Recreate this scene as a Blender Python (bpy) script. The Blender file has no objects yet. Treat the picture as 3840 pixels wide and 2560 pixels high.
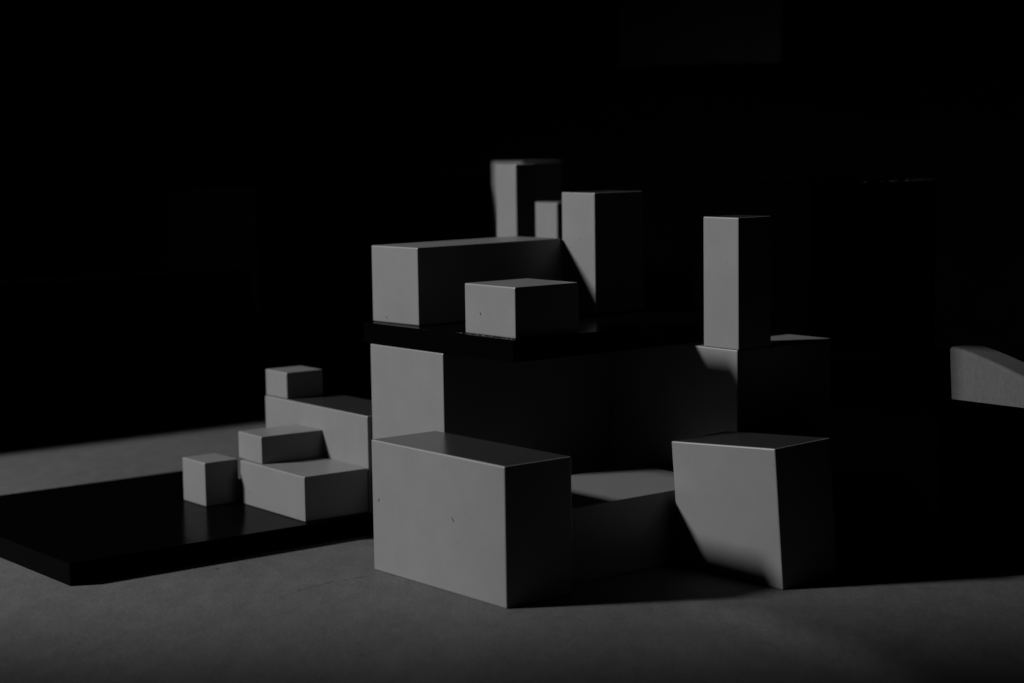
import bpy, bmesh, math, random
from mathutils import Vector, Matrix, noise

random.seed(7)
S = bpy.context.scene
COL = S.collection
PI = math.pi

# ------------------------------------------------------------------ camera
cd = bpy.data.cameras.new("camera")
cam = bpy.data.objects.new("camera", cd)
COL.objects.link(cam)
cr = Vector((0.99988887, -0.00163091, -0.01481859))
cu = Vector((0.01490807, 0.10938586, 0.99388756))
cf = Vector((0.0, 0.99399802, -0.10939802))
M = Matrix((cr, cu, -cf)).transposed().to_4x4()
M.translation = (0, 0, 0.30)
cam.matrix_world = M
cd.sensor_width = 36.0
cd.lens = 66.2066
cd.clip_start = 0.05
cd.clip_end = 100
cd.dof.use_dof = True
cd.dof.focus_distance = 1.31
cd.dof.aperture_fstop = 6.0
S.camera = cam

# ------------------------------------------------------------------ world: a dark room
w = bpy.data.worlds.new("World")
S.world = w
w.use_nodes = True
bg = w.node_tree.nodes["Background"]
bg.inputs[0].default_value = (1, 1, 1, 1)
bg.inputs[1].default_value = 0.0002

# ------------------------------------------------------------------ the one lamp (studio spot from the left)
LPOS = Vector((-1.95, 0.975, 1.255))
LAZ, LEL = math.radians(20.0), math.radians(31.0)
ld = bpy.data.lights.new("spot_lamp", 'SPOT')
ld.energy = 340
ld.color = (1, 1, 1)
ld.shadow_soft_size = 0.135
ld.spot_size = math.radians(34.0)
ld.spot_blend = 0.50
lo = bpy.data.objects.new("spot_lamp", ld)
COL.objects.link(lo)
lo.location = LPOS
ldir = Vector((math.cos(LAZ) * math.cos(LEL), math.sin(LAZ) * math.cos(LEL), -math.sin(LEL)))
lo.rotation_euler = ldir.to_track_quat('-Z', 'Y').to_euler()

S.view_settings.view_transform = 'Standard'
S.view_settings.look = 'None'
S.view_settings.exposure = 0.0
S.view_settings.gamma = 1.0


# ------------------------------------------------------------------ materials
def new_mat(name):
    m = bpy.data.materials.new(name)
    m.use_nodes = True
    nt = m.node_tree
    return m, nt, nt.nodes["Principled BSDF"]


def tex_noise(nt, scale, detail=6, rough=0.55, vec=None, dist=0.0):
    n = nt.nodes.new("ShaderNodeTexNoise")
    n.inputs["Scale"].default_value = scale
    n.inputs["Detail"].default_value = detail
    n.inputs["Roughness"].default_value = rough
    n.inputs["Distortion"].default_value = dist
    if vec is not None:
        nt.links.new(vec, n.inputs["Vector"])
    return n


def ramp(nt, src, p0, c0, p1, c1):
    r = nt.nodes.new("ShaderNodeValToRGB")
    r.color_ramp.elements[0].position = p0
    r.color_ramp.elements[0].color = (c0, c0, c0, 1)
    r.color_ramp.elements[1].position = p1
    r.color_ramp.elements[1].color = (c1, c1, c1, 1)
    nt.links.new(src, r.inputs[0])
    return r


def mult(nt, a, b):
    m = nt.nodes.new("ShaderNodeMixRGB")
    m.blend_type = 'MULTIPLY'
    m.inputs[0].default_value = 1.0
    nt.links.new(a, m.inputs[1])
    nt.links.new(b, m.inputs[2])
    return m


def painted(name, val, rough=0.36, spec=0.4):
    m, nt, b = new_mat(name)
    geo = nt.nodes.new("ShaderNodeNewGeometry")
    pos = geo.outputs["Position"]
    big = tex_noise(nt, 38, 5, 0.6, pos)
    fine = tex_noise(nt, 1500, 3, 0.7, pos)
    spk = tex_noise(nt, 420, 2, 0.4, pos)
    c1 = ramp(nt, big.outputs[0], 0.3, val * 0.94, 0.7, val * 1.03)
    c2 = ramp(nt, fine.outputs[0], 0.3, 0.93, 0.7, 1.0)
    c3 = ramp(nt, spk.outputs[0], 0.215, 0.35, 0.25, 1.0)
    mx = mult(nt, mult(nt, c1.outputs[0], c2.outputs[0]).outputs[0], c3.outputs[0])
    nt.links.new(mx.outputs[0], b.inputs["Base Color"])
    b.inputs["Roughness"].default_value = rough
    b.inputs["Specular IOR Level"].default_value = spec
    bp = nt.nodes.new("ShaderNodeBump")
    bp.inputs["Strength"].default_value = 0.10
    bp.inputs["Distance"].default_value = 0.0004
    nt.links.new(fine.outputs[0], bp.inputs["Height"])
    nt.links.new(bp.outputs[0], b.inputs["Normal"])
    return m


def gloss_black(name, val=0.004, rough=0.16, spec=0.22):
    m, nt, b = new_mat(name)
    geo = nt.nodes.new("ShaderNodeNewGeometry")
    n = tex_noise(nt, 60, 5, 0.6, geo.outputs["Position"])
    r = ramp(nt, n.outputs[0], 0.3, rough * 0.8, 0.75, rough * 1.4)
    nt.links.new(r.outputs[0], b.inputs["Roughness"])
    b.inputs["Base Color"].default_value = (val, val, val, 1)
    b.inputs["Specular IOR Level"].default_value = spec
    return m


def concrete(name, val):
    m, nt, b = new_mat(name)
    geo = nt.nodes.new("ShaderNodeNewGeometry")
    pos = geo.outputs["Position"]
    mp = nt.nodes.new("ShaderNodeMapping")
    mp.inputs["Scale"].default_value = (1.0, 0.45, 1.0)
    nt.links.new(pos, mp.inputs["Vector"])
    pos = mp.outputs[0]
    cloud = tex_noise(nt, 9, 8, 0.62, pos, 0.4)
    mott = tex_noise(nt, 75, 8, 0.68, pos, 0.3)
    grit = tex_noise(nt, 520, 5, 0.7, pos)
    pit = tex_noise(nt, 150, 2, 0.5, pos)
    c = ramp(nt, cloud.outputs[0], 0.28, val * 0.84, 0.72, val * 1.12)
    c2 = ramp(nt, mott.outputs[0], 0.28, 0.80, 0.70, 1.12)
    c3 = ramp(nt, grit.outputs[0], 0.28, 0.70, 0.72, 1.20)
    c4 = ramp(nt, pit.outputs[0], 0.205, 0.45, 0.25, 1.0)
    x = mult(nt, c.outputs[0], c2.outputs[0])
    x = mult(nt, x.outputs[0], c3.outputs[0])
    x = mult(nt, x.outputs[0], c4.outputs[0])
    nt.links.new(x.outputs[0], b.inputs["Base Color"])
    b.inputs["Roughness"].default_value = 0.75
    b.inputs["Specular IOR Level"].default_value = 0.2
    add = nt.nodes.new("ShaderNodeMath")
    add.operation = 'MULTIPLY_ADD'
    add.inputs[1].default_value = 0.35
    nt.links.new(grit.outputs[0], add.inputs[0])
    nt.links.new(mott.outputs[0], add.inputs[2])
    bp = nt.nodes.new("ShaderNodeBump")
    bp.inputs["Strength"].default_value = 0.30
    bp.inputs["Distance"].default_value = 0.0016
    nt.links.new(add.outputs[0], bp.inputs["Height"])
    nt.links.new(bp.outputs[0], b.inputs["Normal"])
    return m


def plain(name, val, rough=0.8, spec=0.2):
    m, nt, b = new_mat(name)
    geo = nt.nodes.new("ShaderNodeNewGeometry")
    n = tex_noise(nt, 25, 6, 0.6, geo.outputs["Position"])
    r = ramp(nt, n.outputs[0], 0.3, val * 0.85, 0.7, val * 1.15)
    nt.links.new(r.outputs[0], b.inputs["Base Color"])
    b.inputs["Roughness"].default_value = rough
    b.inputs["Specular IOR Level"].default_value = spec
    return m


WHITE = painted("white_paint", 0.125)
BLACK = gloss_black("black_acrylic", 0.0008, 0.18, 0.012)
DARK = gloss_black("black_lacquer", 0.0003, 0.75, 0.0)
FLOOR = concrete("grey_cement", 0.058)
BACK = plain("black_cloth", 0.0012, 0.95, 0.0)
BOARD = plain("dark_board", 0.004, 0.9, 0.0)
TOP = painted("dark_gloss_top", 0.022, 0.22, 0.5)
def cloth(name, val):
    m, nt, b = new_mat(name)
    tc = nt.nodes.new("ShaderNodeTexCoord")
    mp = nt.nodes.new("ShaderNodeMapping")
    mp.inputs["Scale"].default_value = (900, 900, 160)
    nt.links.new(tc.outputs["Object"], mp.inputs["Vector"])
    n1 = tex_noise(nt, 1.0, 3, 0.6, mp.outputs[0])
    mp2 = nt.nodes.new("ShaderNodeMapping")
    mp2.inputs["Scale"].default_value = (200, 200, 1300)
    nt.links.new(tc.outputs["Object"], mp2.inputs["Vector"])
    n2 = tex_noise(nt, 1.0, 3, 0.6, mp2.outputs[0])
    c = mult(nt, ramp(nt, n1.outputs[0], 0.3, val * 0.84, 0.7, val * 1.08).outputs[0], ramp(nt, n2.outputs[0], 0.3, 0.9, 0.7, 1.05).outputs[0])
    nt.links.new(c.outputs[0], b.inputs["Base Color"])
    b.inputs["Roughness"].default_value = 0.95
    b.inputs["Specular IOR Level"].default_value = 0.1
    return m


CLOTH = cloth("grey_cloth", 0.075)
INK = plain("dark_fibre", 0.03)


# ------------------------------------------------------------------ helpers
def link_mesh(name, bm, mat, parent=None):
    me = bpy.data.meshes.new(name)
    bm.to_mesh(me)
    bm.free()
    me.materials.append(mat)
    o = bpy.data.objects.new(name, me)
    COL.objects.link(o)
    if parent is not None:
        o.parent = parent
    return o


def tag(o, label, cat, group=None):
    o['label'] = label
    o['category'] = cat
    if group:
        o['group'] = group
    return o


def box_bm(a, b, h, bev=0.0009, jitter=0.0):
    """box from its front bottom corner: a along local +Y, b along local +X, h up; softly rounded, slightly worn edges"""
    bm = bmesh.new()
    bmesh.ops.create_cube(bm, size=1.0)
    for v in bm.verts:
        v.co = Vector(((v.co.x + .5) * b, (v.co.y + .5) * a, (v.co.z + .5) * h))
    if bev > 0:
        bmesh.ops.bevel(bm, geom=list(bm.edges), offset=bev, segments=2, profile=0.5, affect='EDGES')
    return bm


def block(name, x, y, z, yaw, a, b, h, mat, bev=0.0009):
    o = link_mesh(name, box_bm(a, b, h, bev), mat)
    o.location = (x, y, z)
    o.rotation_euler = (0, 0, yaw)
    return o


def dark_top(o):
    """the upper face of this block gets the darker, glossier top material"""
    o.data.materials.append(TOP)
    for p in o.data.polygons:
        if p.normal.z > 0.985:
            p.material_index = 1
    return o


YAW = math.radians(38.5)
CU, SU = math.cos(YAW), math.sin(YAW)


def uv(u, v):
    return (u * CU - v * SU, u * SU + v * CU)


def ublock(name, u0, v0, z, b, a, h, mat, bev=0.0009, yaw=YAW):
    x, y = uv(u0, v0)
    return block(name, x, y, z, yaw, a, b, h, mat, bev)


# ------------------------------------------------------------------ setting: cement floor and dark backdrop
def ridge(x, y):
    # a faint fold in the floor skin that runs towards the lower right corner of the view
    pts = [(0.085, 1.215), (0.115, 1.168), (0.137, 1.129), (0.179, 1.059), (0.204, 0.999), (0.22, 0.93)]
    best, side = 9, 0
    for (ax, ay), (bx, by) in zip(pts, pts[1:]):
        dx, dy = bx - ax, by - ay
        t = max(0, min(1, ((x - ax) * dx + (y - ay) * dy) / (dx * dx + dy * dy)))
        px, py = x - ax - t * dx, y - ay - t * dy
        d = math.hypot(px, py)
        if d < best:
            best, side = d, (dx * py - dy * px)
    s = best if side > 0 else -best
    fade = max(0.0, min(1.0, (1.19 - y) / 0.06))
    return fade * (0.0080 / (1 + math.exp(-s / 0.0060)) * math.exp(-max(s, 0) / 0.16))


def spread(lo_, hi_, n, far_lo, far_hi):
    core = [lo_ + (hi_ - lo_) * i / n for i in range(n + 1)]
    return far_lo + core + far_hi


xs = spread(-0.6, 0.75, 330, [-6, -2, -1.2, -0.8], [0.95, 1.4, 2.2, 6])
ys = spread(0.85, 1.55, 200, [-1.5, 0.0, 0.6], [1.7, 2.0, 2.4, 3.0, 6.5])
verts, faces = [], []
for yy in ys:
    for xx in xs:
        zz = 0.0
        if 0.0 < xx < 0.45 and 0.88 < yy < 1.2:
            zz += ridge(xx, yy)
        verts.append((xx, yy, zz))
nx = len(xs)
for j in range(len(ys) - 1):
    for i in range(nx - 1):
        faces.append((j * nx + i, j * nx + i + 1, (j + 1) * nx + i + 1, (j + 1) * nx + i))
me = bpy.data.meshes.new("floor")
me.from_pydata(verts, [], faces)
me.materials.append(FLOOR)
me.polygons.foreach_set("use_smooth", [True] * len(me.polygons))
floor = bpy.data.objects.new("floor", me)
COL.objects.link(floor)
floor['kind'] = 'structure'


def crack(pts, width, name="crack"):
    """hairline split: a thin irregular dark sliver just above the floor skin"""
    bm = bmesh.new()
    fine = []
    for (ax, ay), (bx, by) in zip(pts, pts[1:]):
        n = 5
        for k in range(n):
            t = k / n
            fine.append((ax + (bx - ax) * t + random.uniform(-1, 1) * .0007, ay + (by - ay) * t + random.uniform(-1, 1) * .0012))
    fine.append(pts[-1])
    prev = None
    for k, (x, y) in enumerate(fine):
        q = fine[min(k + 1, len(fine) - 1)]
        p = fine[max(k - 1, 0)]
        d = Vector((q[0] - p[0], q[1] - p[1], 0)).normalized()
        nrm = Vector((-d.y, d.x, 0))
        wd = width * random.choice((0.12, 0.4, 0.7, 1.0, 1.3)) * 0.5
        c = Vector((x, y, 0.00025))
        cur = (bm.verts.new(c + nrm * wd), bm.verts.new(c - nrm * wd))
        if prev:
            bm.faces.new((prev[0], prev[1], cur[1], cur[0]))
        prev = cur
    return link_mesh(name, bm, INK, floor)


crack([(-0.1022, 1.2681), (-0.1066, 1.2653), (-0.117, 1.2589), (-0.1296, 1.249), (-0.1385, 1.2389), (-0.1485, 1.2247), (-0.1559, 1.2057)], 0.0006)

bm = bmesh.new()
for (px, py, pz) in ((-5, 2.34, -0.05), (5, 2.34, -0.05), (5, 2.34, 3.0), (-5, 2.34, 3.0)):
    bm.verts.new((px, py, pz))
bm.faces.new(bm.verts)
bd = link_mesh("backdrop", bm, BACK)
bd['kind'] = 'structure'

# ------------------------------------------------------------------ white blocks
WB = 'white blocks of the still life'
# front centre
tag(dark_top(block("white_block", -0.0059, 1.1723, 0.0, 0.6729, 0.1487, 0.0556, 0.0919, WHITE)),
    "largest white block at the front, standing on its long side on the cement floor", "block", WB)

# leaning block at the right, its foot cut flush with the floor
tl = {'BF': (0.1756, 1.2111, 0.0), 'BL': (0.1141, 1.2846, 0.0), 'BR': (0.2178, 1.2465, 0.0), 'BB': (0.1562, 1.32, 0.0),
      'TF': (0.1706, 1.2145, 0.0935), 'TL': (0.1091, 1.288, 0.0876), 'TR': (0.2128, 1.2499, 0.0945), 'TB': (0.1513, 1.3234, 0.0885)}
base = Vector((0.1756, 1.2111, 0.0))
bm = bmesh.new()
vv = {k: bm.verts.new(Vector(p) - base) for k, p in tl.items()}
for q in (('BF', 'TF', 'TL', 'BL'), ('BR', 'TR', 'TF', 'BF'), ('BB', 'TB', 'TR', 'BR'), ('BL', 'TL', 'TB', 'BB'),
          ('TF', 'TR', 'TB', 'TL'), ('BF', 'BL', 'BB', 'BR')):
    bm.faces.new([vv[k] for k in q])
bmesh.ops.recalc_face_normals(bm, faces=bm.faces)
bmesh.ops.bevel(bm, geom=list(bm.edges), offset=0.0009, segments=2, profile=0.5, affect='EDGES')
o = link_mesh("white_block", bm, WHITE)
o.location = base
dark_top(o)  # the slab's shadow on this top is put into its dark colour
tag(o, "white block leaning to the left at the front right, crossed by a diagonal shadow", "block", WB)

# low block lying between the two, its top catching a pool of light
tag(ublock("white_block", 0.7835, 0.9425, 0.0, 0.1585, 0.0945, 0.0522, WHITE),
    "low white block lying behind the leaning block's left edge, a lit patch on top", "block", WB)

# the big block that carries the slab, left support
tag(ublock("white_block", 0.7950, 1.0792, 0.0, 0.1592, 0.0922, 0.1451, WHITE),
    "tall white block directly behind the front block, carrying the left of the raised black slab", "block", WB)
# right support under the tower
tag(ublock("white_block", 0.9548, 0.9427, 0.0, 0.0990, 0.2200, 0.1451, WHITE),
    "white block in shadow under the lone right tower, only its upper corner lit", "block", WB)

# on the raised slab
tag(block("white_block", -0.0684, 1.3817, 0.1602, 0.7283, 0.0556, 0.1446, 0.0576, WHITE),
    "long white beam lying on the left of the raised black slab", "block", WB)
tag(block("white_block", 0.0025, 1.2823, 0.1602, 0.6689, 0.0573, 0.0571, 0.0355, WHITE),
    "squat white block at the front corner of the raised black slab", "block", WB)
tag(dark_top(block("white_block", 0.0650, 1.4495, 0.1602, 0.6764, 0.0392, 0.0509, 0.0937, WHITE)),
    "upright white block at the end of the long beam, half crossed by its diagonal shadow", "block", WB)
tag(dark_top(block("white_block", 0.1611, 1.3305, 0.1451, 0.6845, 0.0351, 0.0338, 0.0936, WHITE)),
    "slim white tower standing alone on the right, beside the raised black slab", "block", WB)
tag(ublock("white_block", 1.0335, 1.2903, 0.0, 0.0220, 0.0289, 0.2732, WHITE),
    "thin white post behind the long beam, left of the small cube", "block", WB)
tag(ublock("white_block", 1.1021, 1.3170, 0.0, 0.0221, 0.0370, 0.2369, WHITE),
    "small white cube behind the long beam, between the thin post and the upright block", "block", WB)

# left cluster on the floor slab
tag(block("white_block", -0.2396, 1.4412, 0.0160, 0.6553, 0.0372, 0.0295, 0.0345, WHITE),
    "small upright white block, leftmost, reflected in the black floor slab", "block", WB)
tag(block("white_block", -0.1554, 1.3764, 0.0160, 0.6458, 0.0978, 0.0560, 0.0342, WHITE),
    "low wide white block on the edge of the black floor slab", "block", WB)
tag(block("white_block", -0.1940, 1.4326, 0.0502, 0.6157, 0.0391, 0.0556, 0.0215, WHITE),
    "flat white block lying on the low wide block at the left", "block", WB)
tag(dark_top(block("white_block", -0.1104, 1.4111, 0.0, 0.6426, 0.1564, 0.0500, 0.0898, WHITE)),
    "long white block standing behind the low wide block at the left", "block", WB)
tag(block("white_block", -0.1826, 1.5103, 0.0898, 0.6383, 0.0348, 0.0340, 0.0217, WHITE),
    "little white cube on top of the long left block", "block", WB)

# far block behind the posts, lit on one strip
tag(ublock("white_block", 1.3452, 1.6685, 0.0, 0.0597, 0.0550, 0.2681, WHITE),
    "tall blurred white block far behind the thin post, only a narrow strip of it lit", "block", WB)

# ------------------------------------------------------------------ black slabs and boxes
SB = 'black slabs'
tag(ublock("black_slab", 0.5430, 1.1677, 0.0, 0.248, 0.2680, 0.0160, BLACK, 0.0005, YAW - 0.006),
    "glossy black slab on the floor at the left, under the cluster of small blocks", "slab", SB)
tag(ublock("black_slab", 0.7945, 0.9976, 0.1453, 0.258, 0.1815, 0.0148, BLACK, 0.0005),
    "glossy black slab raised on two white blocks in the middle", "slab", SB)

DB = 'black boxes'
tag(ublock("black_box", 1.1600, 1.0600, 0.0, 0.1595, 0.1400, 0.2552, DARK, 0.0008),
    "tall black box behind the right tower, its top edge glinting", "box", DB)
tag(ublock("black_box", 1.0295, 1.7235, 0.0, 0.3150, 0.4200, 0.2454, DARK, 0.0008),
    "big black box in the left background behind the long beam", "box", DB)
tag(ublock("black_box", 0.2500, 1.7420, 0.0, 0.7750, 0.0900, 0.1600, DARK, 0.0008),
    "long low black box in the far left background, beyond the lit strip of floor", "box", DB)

# black box between the tall black box and the cloth board, and an added lower one that shades the board's foot
LEAN = Matrix.Rotation(-YAW, 3, 'Z') @ Vector((-0.043, 0.0, 0.0))
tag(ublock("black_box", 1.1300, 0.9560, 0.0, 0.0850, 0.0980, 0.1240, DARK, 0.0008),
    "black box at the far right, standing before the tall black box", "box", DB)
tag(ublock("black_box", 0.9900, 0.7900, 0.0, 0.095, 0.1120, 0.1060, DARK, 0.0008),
    "lowest black box, added to shade the foot of the grey cloth board at the far right", "box", DB)

# cloth-covered board behind them; its upper edge slopes down towards the picture's edge
bm = bmesh.new()
prof = [(0.0, 0.0)]
for k in range(25):
    t = 3.0 * k / 24
    prof.append((-0.052 * t, 0.1425 - 0.0125 * t ** 1.35))
prof.append((-0.156, 0.0))
face = bm.faces.new([bm.verts.new((0.0, v, z)) for v, z in prof])
ext = bmesh.ops.extrude_face_region(bm, geom=[face])
for g in ext['geom']:
    if isinstance(g, bmesh.types.BMVert):
        g.co.x += 0.03
bmesh.ops.recalc_face_normals(bm, faces=bm.faces)
for vtx in bm.verts:
    vtx.co += LEAN * vtx.co.z
o = link_mesh("cloth_board", bm, CLOTH)
bx_, by_ = uv(1.1000, 0.8635)
o.location = (bx_, by_, 0.0)
o.rotation_euler = (0, 0, YAW)
bv = o.modifiers.new("soft_edge", 'BEVEL')
bv.width = 0.003
bv.segments = 4
bv.limit_method = 'ANGLE'
bv.angle_limit = math.radians(50)
tag(o, "grey cloth board at the right edge of the picture, a band of light across it", "board")

# dim board hanging in the background
o = block("dark_board", 0.3240, 2.25, 0.379, math.radians(70), 0.20, 0.012, 0.40, BOARD, 0.001)
tag(o, "dim dark board hanging in the upper background, barely lit", "board")


# ------------------------------------------------------------------ painted edge glints and scratches: pale specks along sharp black edges
GLINT_SCRATCH = plain("pale_glint_scratch", 0.5, 0.4, 0.5)


def edge_glint_scratch(o, p, q, n, size, dens=1.0):
    """irregular pale slivers painting glints on black edges, plus scratches on the raised slab (local coordinates)"""
    p, q = Vector(p), Vector(q)
    d = (q - p)
    ln = d.length
    d.normalize()
    bm = bmesh.new()
    for k in range(n):
        t = random.random() ** dens * ln
        L = size * random.uniform(0.6, 5.0)
        wd = size * random.uniform(0.25, 0.6)
        c = p + d * t
        up = Vector((0, 0, 1))
        pr = []
        for s_ in (0, 1):
            e = c + d * L * s_
            pr.append([bm.verts.new(e + off) for off in (up * wd * .5, up.cross(d) * wd * .5, -up * wd * .5, -up.cross(d) * wd * .5)])
        for i in range(4):
            bm.faces.new((pr[0][i], pr[0][(i + 1) % 4], pr[1][(i + 1) % 4], pr[1][i]))
        bm.faces.new(pr[0])
        bm.faces.new(pr[1])
    bmesh.ops.recalc_face_normals(bm, faces=bm.faces)
    return link_mesh("edge_glint_scratch", bm, GLINT_SCRATCH, o)


# ------------------------------------------------------------------ a few fibres stuck to the paint
def fibre(parent_name_obj, pts, r):
    bm = bmesh.new()
    prev = None
    for k, p in enumerate(pts):
        p = Vector(p)
        q = Vector(pts[min(k + 1, len(pts) - 1)])
        s = Vector(pts[max(k - 1, 0)])
        d = (q - s).normalized()
        a1 = d.orthogonal().normalized()
        a2 = d.cross(a1)
        ring = [bm.verts.new(p + (a1 * math.cos(t) + a2 * math.sin(t)) * r) for t in (0, 2 * PI / 3, 4 * PI / 3)]
        if prev:
            for i in range(3):
                bm.faces.new((prev[i], prev[(i + 1) % 3], ring[(i + 1) % 3], ring[i]))
        prev = ring
    return link_mesh("fibre", bm, INK, parent_name_obj)


def by_label(part):
    for ob in bpy.data.objects:
        if part in str(ob.get('label', '')):
            return ob


sq = by_label("squat white block")
fibre(sq, [(-.0002, .0395, .0158), (-.0003, .0392, .0150), (-.0003, .0386, .0142), (-.0002, .0384, .0138)], .00022)
fr = by_label("largest white block")
fibre(fr, [(-.0002, .0575, .0505), (-.0003, .0560, .0505), (-.0003, .0548, .0492), (-.0002, .0550, .0482)], .00020)
fibre(fr, [(-.0002, .1400, .0515), (-.0003, .1412, .0500), (-.0002, .1408, .0492)], .00020)

tb = by_label("tall black box")
edge_glint_scratch(tb, (0.1590, 0.0002, 0.2550), (0.060, 0.0002, 0.2550), 26, 0.0007, 1.8)  # sparkle along the top edge, painted as pale slivers
ks = by_label("slab on the floor")
edge_glint_scratch(ks, (0.0006, 0.0002, 0.0157), (0.006, 0.0002, 0.0157), 4, 0.0005)  # corner glint, set in pale colour
hs = by_label("slab raised")
edge_glint_scratch(hs, (0.0002, 0.0010, 0.0155), (0.0002, 0.065, 0.0155), 26, 0.00025)
